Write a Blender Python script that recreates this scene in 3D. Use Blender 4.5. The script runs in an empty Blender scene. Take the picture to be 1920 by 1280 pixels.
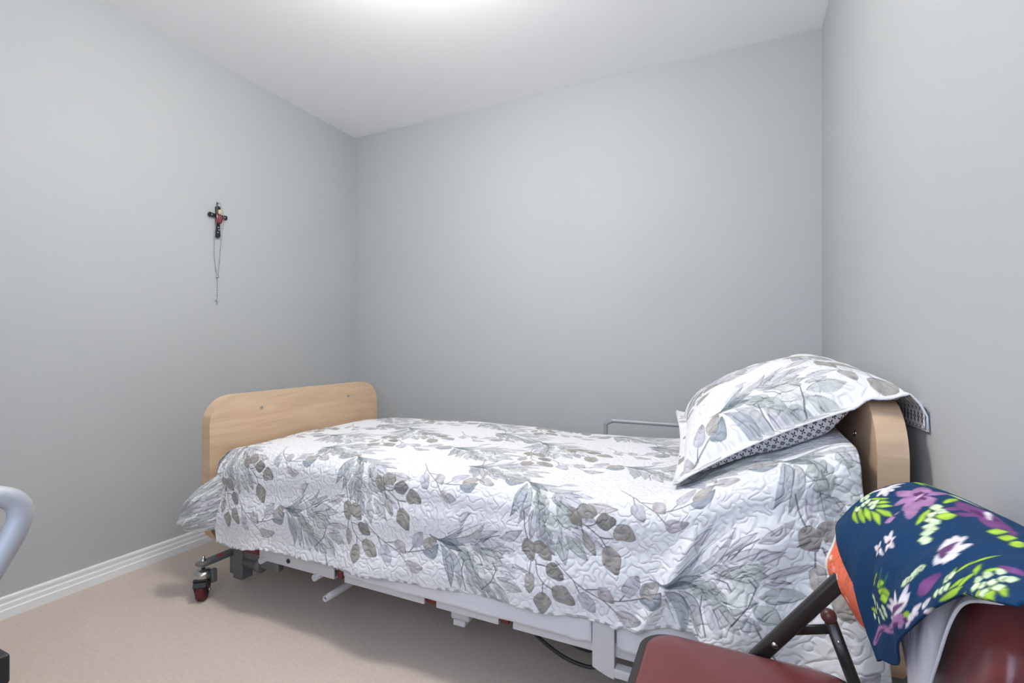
import bpy, bmesh, math, random
import numpy as np
from mathutils import Vector, Matrix

scene = bpy.context.scene
# ---------------------------------------------------------------- camera
cam_d = bpy.data.cameras.new('camera'); cam = bpy.data.objects.new('camera', cam_d)
scene.collection.objects.link(cam); scene.camera = cam
cam_d.sensor_width = 36.0; cam_d.lens = 898.0 / 1920.0 * 36.0
cam_d.shift_y = 6.0 / 1920.0
cam_d.clip_start = 0.02
cam.location = (0, 0, 0.993); cam.rotation_euler = (math.radians(90), 0, math.radians(24.96))
# ---------------------------------------------------------------- light and exposure
EXPO = 0.62
SKY = 4.4
LAMP = 60.0
vs = scene.view_settings
vs.view_transform = 'Standard'; vs.look = 'None'; vs.gamma = 1.0; vs.use_curve_mapping = False
vs.exposure = EXPO
w = bpy.data.worlds.new('sky'); scene.world = w; w.use_nodes = True
bg = w.node_tree.nodes['Background']
bg.inputs['Color'].default_value = (0.66, 0.78, 1.0, 1); bg.inputs['Strength'].default_value = SKY
# daylight portal in the window behind the camera
XL, XR, YB, YF, ZC = -2.413, 0.36, 2.58, -0.45, 2.44
WX0, WX1, WZ0, WZ1 = -.85, 0.20, 0.80, 2.12
pl = bpy.data.lights.new('window_front_offscreen', 'AREA'); pl.shape = 'RECTANGLE'
pl.size = WX1 - WX0; pl.size_y = WZ1 - WZ0; pl.cycles.is_portal = True
po = bpy.data.objects.new('window_front_offscreen', pl); scene.collection.objects.link(po)
po.location = ((WX0+WX1)/2, YF-0.06, (WZ0+WZ1)/2); po.rotation_euler = (math.radians(90), 0, 0)
try:
    scene.cycles.max_bounces = 12; scene.cycles.diffuse_bounces = 8
except Exception: pass

# ---------------------------------------------------------------- helpers
COL = scene.collection
def srgb(r, g, b):
    f = lambda c: (c/255/12.92) if c/255 <= .04045 else ((c/255+.055)/1.055)**2.4
    return (f(r), f(g), f(b), 1.0)
MATS = {}
def mat(name, rgb, rough=.6, metal=0., spec=.5, noise=0., nscale=40., bump=0., bscale=200., coat=0., sheen=0., bdist=.002):
    if name in MATS: return MATS[name]
    m = bpy.data.materials.new(name); m.use_nodes = True; nt = m.node_tree
    p = nt.nodes['Principled BSDF']; c = srgb(*rgb)
    p.inputs['Base Color'].default_value = c; p.inputs['Roughness'].default_value = rough
    p.inputs['Metallic'].default_value = metal; p.inputs['Specular IOR Level'].default_value = spec
    p.inputs['Coat Weight'].default_value = coat; p.inputs['Sheen Weight'].default_value = sheen
    tc = nt.nodes.new('ShaderNodeTexCoord')
    if noise:
        n = nt.nodes.new('ShaderNodeTexNoise'); n.inputs['Scale'].default_value = nscale; n.inputs['Detail'].default_value = 4
        r = nt.nodes.new('ShaderNodeValToRGB')
        r.color_ramp.elements[0].position = .3; r.color_ramp.elements[1].position = .7
        r.color_ramp.elements[0].color = tuple(c[i]*(1-noise) for i in range(3))+(1,)
        r.color_ramp.elements[1].color = tuple(min(1, c[i]*(1+noise)) for i in range(3))+(1,)
        nt.links.new(tc.outputs['Object'], n.inputs['Vector']); nt.links.new(n.outputs['Fac'], r.inputs['Fac'])
        nt.links.new(r.outputs['Color'], p.inputs['Base Color'])
    if bump:
        n2 = nt.nodes.new('ShaderNodeTexNoise'); n2.inputs['Scale'].default_value = bscale; n2.inputs['Detail'].default_value = 3
        b = nt.nodes.new('ShaderNodeBump'); b.inputs['Strength'].default_value = bump; b.inputs['Distance'].default_value = bdist
        nt.links.new(tc.outputs['Object'], n2.inputs['Vector']); nt.links.new(n2.outputs['Fac'], b.inputs['Height'])
        nt.links.new(b.outputs['Normal'], p.inputs['Normal'])
    MATS[name] = m; return m

def link(name, me, m, parent=None, smooth=False):
    o = bpy.data.objects.new(name, me); COL.objects.link(o)
    if m is not None: me.materials.append(m)
    if smooth:
        for p in me.polygons: p.use_smooth = True
    if parent is not None: o.parent = parent
    return o
def obj(name, bm, m, parent=None, smooth=False):
    bmesh.ops.recalc_face_normals(bm, faces=bm.faces)
    me = bpy.data.meshes.new(name); bm.to_mesh(me); bm.free()
    return link(name, me, m, parent, smooth)
def thing(name, label, cat, loc=(0, 0, 0), group=None):
    o = bpy.data.objects.new(name, None); COL.objects.link(o); o.location = loc; o.empty_display_size = .05
    tag(o, label, cat, group); return o
def tag(o, label, cat, group=None):
    o['label'] = label; o['category'] = cat
    if group: o['group'] = group
    return o
def adopt(t):
    """children were modelled in world space: keep them there under an Empty that stands at the thing's base"""
    for c in t.children: c.matrix_parent_inverse = Matrix.Translation(-Vector(t.location))
    return t
def struct(o): o['kind'] = 'structure'; return o

def bbox(bm, lo, hi, bev=0., seg=2):
    r = bmesh.ops.create_cube(bm, size=1.0); vsx = r['verts']
    lo = Vector(lo); hi = Vector(hi)
    for v in vsx: v.co = Vector(((lo[i]+hi[i])/2 + v.co[i]*(hi[i]-lo[i])) for i in range(3))
    if bev:
        es = set(e for v in vsx for e in v.link_edges)
        bmesh.ops.bevel(bm, geom=list(es), offset=bev, segments=seg, affect='EDGES', profile=.5)
    return bm
def box(lo, hi, bev=0., seg=2): return bbox(bmesh.new(), lo, hi, bev, seg)
def spline(pts, n=8, closed=False):
    P = [Vector(p) for p in pts]; out = []
    N = len(P)
    rng = range(N if closed else N-1)
    for i in rng:
        p0 = P[(i-1) % N] if closed or i > 0 else P[0]*2-P[1]
        p1 = P[i]; p2 = P[(i+1) % N]
        p3 = P[(i+2) % N] if closed or i+2 < N else P[-1]*2-P[-2]
        for k in range(n):
            t = k/n
            out.append(.5*((2*p1)+(p2-p0)*t+(2*p0-5*p1+4*p2-p3)*t*t+(3*p1-p0-3*p2+p3)*t**3))
    if not closed: out.append(P[-1])
    return out
def sweep(bm, pts, r, seg=10, closed=False, squash=1.):
    P = [Vector(p) for p in pts]; n = len(P); rings = []
    up = None
    for i in range(n):
        a = P[i-1] if (i > 0 or closed) else P[0]; b = P[(i+1) % n] if (i < n-1 or closed) else P[-1]
        t = (b-a).normalized()
        if up is None:
            up = Vector((0, 0, 1)) if abs(t.z) < .9 else Vector((1, 0, 0))
        s = t.cross(up).normalized(); up = s.cross(t).normalized()
        rr = r[i] if isinstance(r, (list, tuple)) else r
        rings.append([bm.verts.new(P[i]+(s*math.cos(2*math.pi*k/seg)*squash+up*math.sin(2*math.pi*k/seg))*rr) for k in range(seg)])
    m = n if closed else n-1
    for i in range(m):
        A, B = rings[i], rings[(i+1) % n]
        for k in range(seg): bm.faces.new((A[k], A[(k+1) % seg], B[(k+1) % seg], B[k]))
    if not closed: bm.faces.new(rings[0][::-1]); bm.faces.new(rings[-1])
    return bm
def tube(name, pts, r, m, parent=None, seg=12, smooth_n=0, closed=False):
    bm = bmesh.new(); p = spline(pts, smooth_n, closed) if smooth_n else pts
    sweep(bm, p, r, seg, closed); o = obj(name, bm, m, parent, True); return o
def lathe(bm, prof, seg=24, center=(0, 0, 0), axis='z'):
    rings = []; c = Vector(center)
    for (r, h) in prof:
        ring = []
        for k in range(seg):
            a = 2*math.pi*k/seg; x, y = r*math.cos(a), r*math.sin(a)
            v = {'z': (x, y, h), 'x': (h, x, y), 'y': (x, h, y)}[axis]
            ring.append(bm.verts.new(c+Vector(v)))
        rings.append(ring)
    for A, B in zip(rings, rings[1:]):
        for k in range(seg): bm.faces.new((A[k], A[(k+1) % seg], B[(k+1) % seg], B[k]))
    bm.faces.new(rings[0][::-1]); bm.faces.new(rings[-1]); return bm
def prism(bm, outline, axis, a, b):
    """extrude a 2D outline along an axis from a to b"""
    def P(u, v, h): return {'x': (h, u, v), 'y': (u, h, v), 'z': (u, v, h)}[axis]
    A = [bm.verts.new(P(u, v, a)) for u, v in outline]; B = [bm.verts.new(P(u, v, b)) for u, v in outline]
    n = len(outline)
    for i in range(n): bm.faces.new((A[i], A[(i+1) % n], B[(i+1) % n], B[i]))
    bm.faces.new(A[::-1]); bm.faces.new(B); return bm
def rrect(u0, u1, v0, v1, r, seg=10):
    out = []
    rs = r if isinstance(r, (list, tuple)) else [r]*4   # bottom-left, bottom-right, top-right, top-left
    for (cu, cv, a0, rr) in ((u0+rs[0], v0+rs[0], 180, rs[0]), (u1-rs[1], v0+rs[1], 270, rs[1]), (u1-rs[2], v1-rs[2], 0, rs[2]), (u0+rs[3], v1-rs[3], 90, rs[3])):
        for k in range(seg+1):
            a = math.radians(a0+90*k/seg); out.append((cu+rr*math.cos(a), cv+rr*math.sin(a)))
    return out
def bevel_all(bm, off, seg=2, ang=40):
    es = [e for e in bm.edges if len(e.link_faces) == 2 and e.calc_face_angle(0) > math.radians(ang)]
    bmesh.ops.bevel(bm, geom=es, offset=off, segments=seg, affect='EDGES', profile=.5)
    return bm
def grid_mesh(name, X, Y, Z, m, parent=None, color=None, uv=None, wrap=False):
    """X,Y,Z (nu,nv) arrays -> smooth quad mesh with an optional point colour and a 2-float cloth coordinate"""
    nu, nv = X.shape; co = np.stack([X, Y, Z], -1).reshape(-1, 3).astype(np.float32)
    i = np.arange(nu if wrap else nu-1)[:, None]; j = np.arange(nv-1)[None, :]
    i2 = (i+1) % nu
    q = np.stack([i*nv+j+0*i, i2*nv+j, i2*nv+j+1, i*nv+j+1], -1).reshape(-1, 4).astype(np.int32)
    me = bpy.data.meshes.new(name); nq = len(q)
    me.vertices.add(len(co)); me.vertices.foreach_set('co', co.ravel())
    me.loops.add(nq*4); me.loops.foreach_set('vertex_index', q.ravel())
    me.polygons.add(nq); me.polygons.foreach_set('loop_start', np.arange(0, nq*4, 4, dtype=np.int32))
    me.polygons.foreach_set('use_smooth', np.ones(nq, dtype=bool))
    me.update(calc_edges=True)
    if color is not None:
        a = me.color_attributes.new('print', 'FLOAT_COLOR', 'POINT')
        c4 = np.ones((nu*nv, 4), np.float32); c4[:, :3] = color.reshape(-1, 3); a.data.foreach_set('color', c4.ravel())
    if uv is not None:
        a = me.attributes.new('cloth', 'FLOAT_VECTOR', 'POINT')
        c3 = np.zeros((nu*nv, 3), np.float32); c3[:, 0] = uv[0].ravel(); c3[:, 1] = uv[1].ravel(); a.data.foreach_set('vector', c3.ravel())
    me.validate()
    return link(name, me, m, parent)
def sstep(a, b, x):
    t = np.clip((x-a)/(b-a), 0, 1); return t*t*(3-2*t)
def lin(rgb): return np.array(srgb(*rgb)[:3])

# ---------------------------------------------------------------- printed cloth: shapes rasterised on a (U,V) cloth grid
class Print:
    def __init__(s, U, V, base):
        s.U, s.V = U, V; s.C = np.empty(U.shape+(3,)); s.C[:] = base
        s.rng = random.Random(5)
        s.Vlo = V.min(0); s.Vhi = V.max(0); s.u = U[:, 0]
        s.aa = .0011
    def win(s, u0, u1, v0, v1):
        i0, i1 = np.searchsorted(s.u, [u0, u1]); i0 = max(0, i0-1); i1 = min(len(s.u), i1+1)
        if i1-i0 < 2: return None
        jj = np.nonzero((s.Vhi >= v0) & (s.Vlo <= v1))[0]
        if len(jj) < 2: return None
        return slice(i0, i1), slice(jj[0], jj[-1]+1)
    def blend(s, w, a, col): s.C[w] += (col-s.C[w])*a[..., None]
    def stroke(s, pts, r, col, op=.9, taper=False):
        pts = np.array(pts, float)
        w = s.win(pts[:, 0].min()-r*2, pts[:, 0].max()+r*2, pts[:, 1].min()-r*2, pts[:, 1].max()+r*2)
        if w is None: return
        U, V = s.U[w], s.V[w]; d = np.full(U.shape, 9.)
        n = len(pts)-1
        for k in range(n):
            a, b = pts[k], pts[k+1]; ab = b-a; L = ab@ab+1e-12
            t = np.clip(((U-a[0])*ab[0]+(V-a[1])*ab[1])/L, 0, 1)
            rr = r*(1-.7*(k+t)/n) if taper else r
            d = np.minimum(d, np.hypot(U-a[0]-t*ab[0], V-a[1]-t*ab[1])-rr)
        s.blend(w, np.clip(.5-d/s.aa/1.6, 0, 1)*op, col)
    def leaf(s, p0, p1, W, col, op=.9, bend=0., k=1., q=1., edge=None, eop=.6, tipdark=0., rib=0., fray=0., ew=.0011):
        p0 = np.array(p0, float); p1 = np.array(p1, float); d = p1-p0; L = math.hypot(*d)
        if L < 1e-4: return
        m = W*.6+abs(bend)+.003
        w = s.win(min(p0[0], p1[0])-m, max(p0[0], p1[0])+m, min(p0[1], p1[1])-m, max(p0[1], p1[1])+m)
        if w is None: return
        ex = d/L; U = s.U[w]-p0[0]; V = s.V[w]-p0[1]
        a = (U*ex[0]+V*ex[1])/L; b = -U*ex[1]+V*ex[0]
        ac = np.clip(a, 0, 1)
        b = b-bend*4*ac*(1-ac)
        ph = s.rng.random()*6
        hw = W/2*np.sin(np.pi*ac**k)**q*(1+.10*np.sin(ac*9+ph))
        if fray: hw = hw*(1+fray*np.sin(ac*60+ph))
        sd = np.minimum(hw-np.abs(b), np.minimum(a, 1-a)*L+.0002)
        al = np.clip(.5+sd/s.aa/1.6, 0, 1)
        tone = 1+.13*np.sin(U*150+ph+2*np.sin(V*90))*np.sin(V*130+ph*2)+.10*np.sin(a*7+ph+b*160)
        c = np.clip(col*tone[..., None], 0, 1)
        if tipdark: c = c*(1-tipdark*np.clip((ac-.65)/.35, 0, 1)**1.5*np.clip(1-np.abs(b)/np.maximum(hw, 1e-4)+.5, 0, 1))[..., None]
        s.C[w] += (c-s.C[w])*(al*op)[..., None]
        if edge is not None:
            e = al*np.clip(1-np.abs(sd-ew*.5)/ew, 0, 1)*eop*(.35+.65*(b*np.sin(ph) > 0))*(.6+.4*np.sin(ac*5+ph))
            s.blend(w, e, edge)
        if rib:
            e = al*np.clip(1-np.abs(b)/.0012, 0, 1)*rib*np.clip(1.2-ac, 0, 1)
            s.blend(w, e, edge if edge is not None else col*.5)

# one printed spray, in millimetres from the flower's base
PRO = [(133,14,185,45,19,'l',0),(133,17,214,61,15,'l',5),(210,40,285,76,24,'m',-6),(133,5,230,25,32,'l',0),(129,-10,230,-10,27,'g',0),(193,7,263,15,22,'l',0),(142,-11,232,-30,38,'s',0),(218,-31,310,-28,19,'l',0),(129,-55,210,-78,45,'p',0),(210,-65,294,-82,30,'s',0),(218,-45,271,-53,15,'l',0),(142,-83,195,-111,28,'g',0),(103,-53,142,-138,27,'l',0),(120,-61,178,-133,27,'g',0),(172,-103,216,-129,25,'g',0),(197,-79,254,-130,29,'s',0),(98,-16,133,-62,31,'g',0),(80,-19,112,-59,28,'s',0),(116,11,159,-16,26,'g',0),(159,-16,214,-46,38,'p',0),(176,-1,226,-3,25,'p',0),(107,-37,151,-81,35,'s',0),(67,-14,123,-40,28,'s',0),(2,-4,101,-3,20,'t',0),(12,-2,89,-23,18,'t',0),(44,-22,90,-129,26,'g',14),(15,-13,59,-131,29,'b',16),(44,7,169,80,21,'g',-26),(21,1,98,53,15,'b',-10),(87,46,120,94,20,'l',12)]
TAU = [(294,56,316,-1,36,'u',0),(320,50,369,9,36,'u',0),(312,-28,313,-81,28,'v',0),(357,-3,405,-33,34,'w',0),(348,-72,349,-129,42,'u',0),(375,-56,435,-93,41,'u',0)]
TAUS = [((285,127),(289,91),(294,71),(300,55)),((324,4),(333,-29),(352,-50),(377,-62)),((326,-6),(341,-6),(358,-8)),((350,-51),(349,-76)),((312,-2),(310,-32)),((283,20),(306,23)),((193,-28),(207,-48),(193,-80),(159,-113)),((129,-17),(151,-29),(159,-46)),((214,48),(185,38),(159,18)),((98,-46),(94,-74),(107,-128))]
BRA = [(-197,-59,-156,-103,35,'l',0),(-148,-37,-107,-68,31,'m',0),(-103,-92,-38,-95,30,'m',-8),(-81,-44,-47,9,35,'l',0),(-44,-51,9,-17,30,'b',-14),(-42,-39,3,1,33,'v',0)]
BRAS = [((-263,9),(-240,-9),(-214,-29),(-186,-47),(-155,-59),(-131,-69),(-101,-93)),((-211,-32),(-196,-60)),((-179,-47),(-148,-41)),((-131,-67),(-94,-61),(-81,-43)),((-94,-61),(-65,-53),(-41,-44)),((-20,6),(0,0),(29,-7))]
UPP = [(412,149,450,108,31,'u',0),(434,150,490,145,37,'u',0),(487,123,540,133,38,'w',0),(531,99,589,95,42,'u',10),(454,89,487,38,24,'v',0),(512,66,545,2,44,'u',0)]
UPPS = [((415,137),(447,116),(463,111),(497,88),(512,86),(531,88)),((463,111),(476,114),(488,121)),((449,106),(456,86)),((499,86),(515,61))]
LC = {'l': (190, 188, 198), 'm': (186, 179, 184), 'g': (166, 170, 173), 's': (172, 179, 176), 'p': (208, 212, 209), 't': (92, 110, 118),
      'b': (140, 150, 162), 'u': (150, 144, 137), 'v': (170, 166, 161), 'w': (122, 118, 113)}
LC = {k: lin(v) for k, v in LC.items()}
INK = lin((48, 56, 64)); INK2 = lin((46, 51, 56))
def spray(P, ox, oy, rot=0., sc=1., flip=1, parts='PTBU'):
    c, s_ = math.cos(rot), math.sin(rot)
    def T(x, y):
        x, y = x*sc*.001*flip, y*sc*.001; return (ox+c*x-s_*y, oy+s_*x+c*y)
    def leaves(L, kind):
        for (x0, y0, x1, y1, W, k, bend) in L:
            fine = kind == 'P'
            P.leaf(T(x0, y0), T(x1, y1), W*sc*.001*(1.12 if fine else 1.08), LC[k], op=.66 if fine else .88, bend=bend*sc*.001*flip,
                   k=.95 if fine else .82, q=1.05 if fine else .62, edge=INK, eop=1.0 if fine else .85, tipdark=.55, rib=.35 if fine else .4, ew=.0017 if fine else .0014)
    def lines(L, r):
        for l in L: P.stroke([T(*p) for p in l], r*sc, INK2, .85)
    if 'B' in parts: lines(BRAS, .0013); leaves(BRA, 'B')
    if 'U' in parts: lines(UPPS, .0014); leaves(UPP, 'U')
    if 'P' in parts:
        leaves(PRO, 'P')
        rl = random.Random(int(ox*1000)+7)
        for (x0, y0, x1, y1, W, k, bend) in PRO:          # loose ink lines along the petals
            o = (rl.random()-.5)*W*.9; L_ = math.hypot(x1-x0, y1-y0); nx, ny = -(y1-y0)/L_*o, (x1-x0)/L_*o
            t0, t1 = .15+.3*rl.random(), .7+.35*rl.random()
            P.stroke([T(x0+(x1-x0)*t+nx*(1-abs(2*t-1)**2)+rl.uniform(-2, 2), y0+(y1-y0)*t+ny*(1-abs(2*t-1)**2)+rl.uniform(-2, 2)) for t in (t0, (t0+t1)/2, t1)], .0011*sc, INK, .8, True)
    if 'T' in parts: leaves(TAU, 'T'); lines(TAUS, .0013)

# ---------------------------------------------------------------- materials
WALL = mat('wall_paint', (182, 185, 186), .62, spec=.3, noise=.015, nscale=1.5, bump=.08, bscale=350, bdist=.001)
CEIL = mat('ceiling_paint', (248, 248, 248), .8, spec=.2, bump=.05, bscale=300, bdist=.001)
TRIM = mat('white_trim_paint', (236, 238, 240), .4)
CARPET = mat('beige_carpet', (208, 193, 181), .95, spec=.1, noise=.06, nscale=90, bump=.5, bscale=600, bdist=.0035, sheen=.2)
METAL = mat('pale_grey_enamel', (206, 205, 207), .42, spec=.5, noise=.02, nscale=8)
GREY = mat('grey_steel', (118, 120, 122), .45, metal=.35, noise=.05, nscale=20)
CHROME = mat('zinc_steel', (190, 190, 188), .25, metal=1.)
DARK = mat('dark_plastic', (38, 36, 38), .45)
RUBBER = mat('wine_rubber', (92, 26, 32), .5)
REDBR = mat('red_brown_enamel', (112, 42, 40), .5)
STICK = mat('red_sticker', (190, 50, 48), .5)
BLACKCORD = mat('black_cord', (20, 20, 24), .5)
SHEET = mat('white_sheet', (222, 222, 228), .85, bump=.15, bscale=90, bdist=.004)
CHAIRTUBE = mat('brown_black_enamel', (40, 34, 32), .35, spec=.6)
VINYL = mat('maroon_vinyl', (108, 49, 48), .30, spec=.5, noise=.05, nscale=25, bump=.12, bscale=500, bdist=.001)
CAP = mat('brown_plastic_cap', (92, 52, 48), .4)
WALKGREY = mat('silver_paint', (176, 178, 184), .5, metal=.1)
WALKRED = mat('red_enamel', (130, 22, 34), .35)

def wood_mat():
    m = bpy.data.materials.new('maple_laminate'); m.use_nodes = True; nt = m.node_tree; p = nt.nodes['Principled BSDF']
    p.inputs['Roughness'].default_value = .42
    tc = nt.nodes.new('ShaderNodeTexCoord'); mp = nt.nodes.new('ShaderNodeMapping'); mp.inputs['Scale'].default_value = (3, 1.6, 14)
    n = nt.nodes.new('ShaderNodeTexNoise'); n.inputs['Scale'].default_value = 2.2; n.inputs['Detail'].default_value = 6; n.inputs['Distortion'].default_value = 1.4
    r = nt.nodes.new('ShaderNodeValToRGB'); e = r.color_ramp.elements
    e[0].position = .3; e[0].color = srgb(196, 165, 134); e[1].position = .72; e[1].color = srgb(212, 184, 153)
    nt.links.new(tc.outputs['Object'], mp.inputs['Vector']); nt.links.new(mp.outputs['Vector'], n.inputs['Vector'])
    nt.links.new(n.outputs['Fac'], r.inputs['Fac']); nt.links.new(r.outputs['Color'], p.inputs['Base Color'])
    return m
WOOD = wood_mat()

def cloth_mat(name, quilt=0., rough=.85, sheen=.15, weave=0., wrinkle=0., qscale=34., qdist=.006):
    """reads the print from the colour attribute; quilted relief from contour lines of a noise in cloth coordinates"""
    m = bpy.data.materials.new(name); m.use_nodes = True; nt = m.node_tree; N = nt.nodes; L = nt.links
    p = N['Principled BSDF']; p.inputs['Roughness'].default_value = rough; p.inputs['Sheen Weight'].default_value = sheen
    p.inputs['Specular IOR Level'].default_value = .25
    a = N.new('ShaderNodeAttribute'); a.attribute_name = 'print'; L.new(a.outputs['Color'], p.inputs['Base Color'])
    c = N.new('ShaderNodeAttribute'); c.attribute_name = 'cloth'
    last = None
    if quilt:
        n = N.new('ShaderNodeTexNoise'); n.inputs['Scale'].default_value = qscale; n.inputs['Detail'].default_value = 0.0
        n.inputs['Distortion'].default_value = .5
        L.new(c.outputs['Vector'], n.inputs['Vector'])
        sb = N.new('ShaderNodeMath'); sb.operation = 'SUBTRACT'; sb.inputs[1].default_value = .5; L.new(n.outputs['Fac'], sb.inputs[0])
        ab = N.new('ShaderNodeMath'); ab.operation = 'ABSOLUTE'; L.new(sb.outputs[0], ab.inputs[0])
        mu = N.new('ShaderNodeMath'); mu.operation = 'MULTIPLY'; mu.inputs[1].default_value = 5.5; mu.use_clamp = True; L.new(ab.outputs[0], mu.inputs[0])
        pw = N.new('ShaderNodeMath'); pw.operation = 'POWER'; pw.inputs[1].default_value = .75; L.new(mu.outputs[0], pw.inputs[0])
        b = N.new('ShaderNodeBump'); b.inputs['Strength'].default_value = quilt; b.inputs['Distance'].default_value = qdist
        L.new(pw.outputs[0], b.inputs['Height']); last = b
    if wrinkle:
        n = N.new('ShaderNodeTexNoise'); n.inputs['Scale'].default_value = 14; n.inputs['Detail'].default_value = 3; n.inputs['Distortion'].default_value = 1
        L.new(c.outputs['Vector'], n.inputs['Vector'])
        b = N.new('ShaderNodeBump'); b.inputs['Strength'].default_value = wrinkle; b.inputs['Distance'].default_value = .02
        L.new(n.outputs['Fac'], b.inputs['Height'])
        if last: L.new(last.outputs['Normal'], b.inputs['Normal'])
        last = b
    if last: L.new(last.outputs['Normal'], p.inputs['Normal'])
    return m
QUILT = cloth_mat('quilted_floral_cotton', quilt=.6, qdist=.0055, qscale=46.)
COTTON = cloth_mat('printed_cotton', wrinkle=.25, sheen=.0, rough=.95)

def trellis_mat():
    m = bpy.data.materials.new('trellis_print_cotton'); m.use_nodes = True; nt = m.node_tree; N = nt.nodes; L = nt.links
    p = N['Principled BSDF']; p.inputs['Roughness'].default_value = .85
    c = N.new('ShaderNodeAttribute'); c.attribute_name = 'cloth'
    def M(op, a, b=None):
        n = N.new('ShaderNodeMath'); n.operation = op
        for i, v in enumerate((a, b)):
            if v is None: continue
            if isinstance(v, (int, float)): n.inputs[i].default_value = v
            else: L.new(v, n.inputs[i])
        return n.outputs[0]
    sx = N.new('ShaderNodeSeparateXYZ'); L.new(c.outputs['Vector'], sx.inputs[0])
    def fold(o):
        x = M('MULTIPLY', o, 1/.021); x = M('FRACT', x); return M('ABSOLUTE', M('SUBTRACT', x, .5))
    qx, qy = fold(sx.outputs[0]), fold(sx.outputs[1])
    def ell(s, t, s0, a, b): return M('ADD', M('POWER', M('DIVIDE', M('ABSOLUTE', M('SUBTRACT', s, s0)), a), 2.), M('POWER', M('DIVIDE', M('ABSOLUTE', t), b), 2.))
    s = M('MULTIPLY', M('ADD', qx, qy), .7071); t = M('MULTIPLY', M('SUBTRACT', qx, qy), .7071)
    d1 = ell(s, t, .17, .14, .065)
    d2 = ell(s, t, .54, .13, .062)
    d3 = ell(M('ADD', qx, 0.), M('SUBTRACT', qy, .5), .28, .12, .058); d4 = ell(M('ADD', qy, 0.), M('SUBTRACT', qx, .5), .28, .12, .058)
    d = M('MINIMUM', M('MINIMUM', d1, d2), M('MINIMUM', d3, d4))
    f = M('LESS_THAN', d, 1.)
    mx = N.new('ShaderNodeMix'); mx.data_type = 'RGBA'; L.new(f, mx.inputs[0])
    mx.inputs[6].default_value = srgb(226, 225, 228); mx.inputs[7].default_value = srgb(58, 58, 72)
    L.new(mx.outputs[2], p.inputs['Base Color']); return m
TRELLIS = trellis_mat()

# ---------------------------------------------------------------- room
T = .12
struct(obj('floor', box((XL-T, YF-T, -.1), (XR+T, YB+T, 0)), CARPET))
struct(obj('ceiling', box((XL-T, YF-T, ZC), (XR+T, YB+T, ZC+.1)), CEIL))
struct(obj('wall_left', box((XL-T, YF-T, 0), (XL, YB+T, ZC)), WALL))
struct(obj('wall_right', box((XR, YF-T, 0), (XR+T, YB+T, ZC)), WALL))
struct(obj('wall_back', box((XL, YB, 0), (XR, YB+T, ZC)), WALL))
bm = bmesh.new()
bbox(bm, (XL, YF-T, 0), (WX0, YF, ZC)); bbox(bm, (WX1, YF-T, 0), (XR, YF, ZC))
bbox(bm, (WX0, YF-T, 0), (WX1, YF, WZ0)); bbox(bm, (WX0, YF-T, WZ1), (WX1, YF, ZC))
struct(obj('wall_front', bm, WALL))
# window
win = bpy.data.objects.new('window_1', None); COL.objects.link(win); struct(win); win.location = ((WX0+WX1)/2, YF, WZ0)
win['label'] = 'white framed sliding window in the wall opposite the bed'
bm = bmesh.new(); fw = .045
bbox(bm, (WX0, YF-.10, WZ0), (WX0+fw, YF-.04, WZ1)); bbox(bm, (WX1-fw, YF-.10, WZ0), (WX1, YF-.04, WZ1))
bbox(bm, (WX0+fw, YF-.10, WZ0), (WX1-fw, YF-.04, WZ0+fw)); bbox(bm, (WX0+fw, YF-.10, WZ1-fw), (WX1-fw, YF-.04, WZ1))
xm = (WX0+WX1)/2; bbox(bm, (xm-.025, YF-.10, WZ0+fw), (xm+.025, YF-.04, WZ1-fw))
obj('window_frame', bm, TRIM, win)
gm = bpy.data.materials.new('window_glass'); gm.use_nodes = True; nt = gm.node_tree; nt.nodes.remove(nt.nodes['Principled BSDF'])
tb = nt.nodes.new('ShaderNodeBsdfTransparent'); gb = nt.nodes.new('ShaderNodeBsdfGlossy'); gb.inputs['Roughness'].default_value = .02
mxs = nt.nodes.new('ShaderNodeMixShader'); mxs.inputs[0].default_value = .05
nt.links.new(tb.outputs[0], mxs.inputs[1]); nt.links.new(gb.outputs[0], mxs.inputs[2]); nt.links.new(mxs.outputs[0], nt.nodes['Material Output'].inputs[0])
for a, b in ((WX0+fw, xm-.025), (xm+.025, WX1-fw)): obj('pane', box((a, YF-.073, WZ0+fw), (b, YF-.069, WZ1-fw)), gm, win)
obj('window_sill', box((WX0-.05, YF-.04, WZ0-.03), (WX1+.05, YF+.05, WZ0), .006), TRIM, win)
adopt(win)
# stepped baseboards
BP = [(0, 0), (.016, 0), (.016, .030), (.012, .034), (.012, .050), (.0085, .054), (.0085, .062), (.011, .065), (.011, .074), (.008, .078), (0, .078)]
def baseboard(name, axis, base, sgn, a, b):
    bm = bmesh.new(); out = [(base+sgn*d, z) for d, z in BP]
    prism(bm, out, axis, a, b); return struct(obj(name, bm, TRIM))
baseboard('baseboard_left', 'y', XL, 1, YF, YB); baseboard('baseboard_right', 'y', XR, -1, YF, YB)
baseboard('baseboard_back', 'x', YB, -1, XL+.016, XR-.016); baseboard('baseboard_front', 'x', YF, 1, XL+.016, XR-.016)

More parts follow.
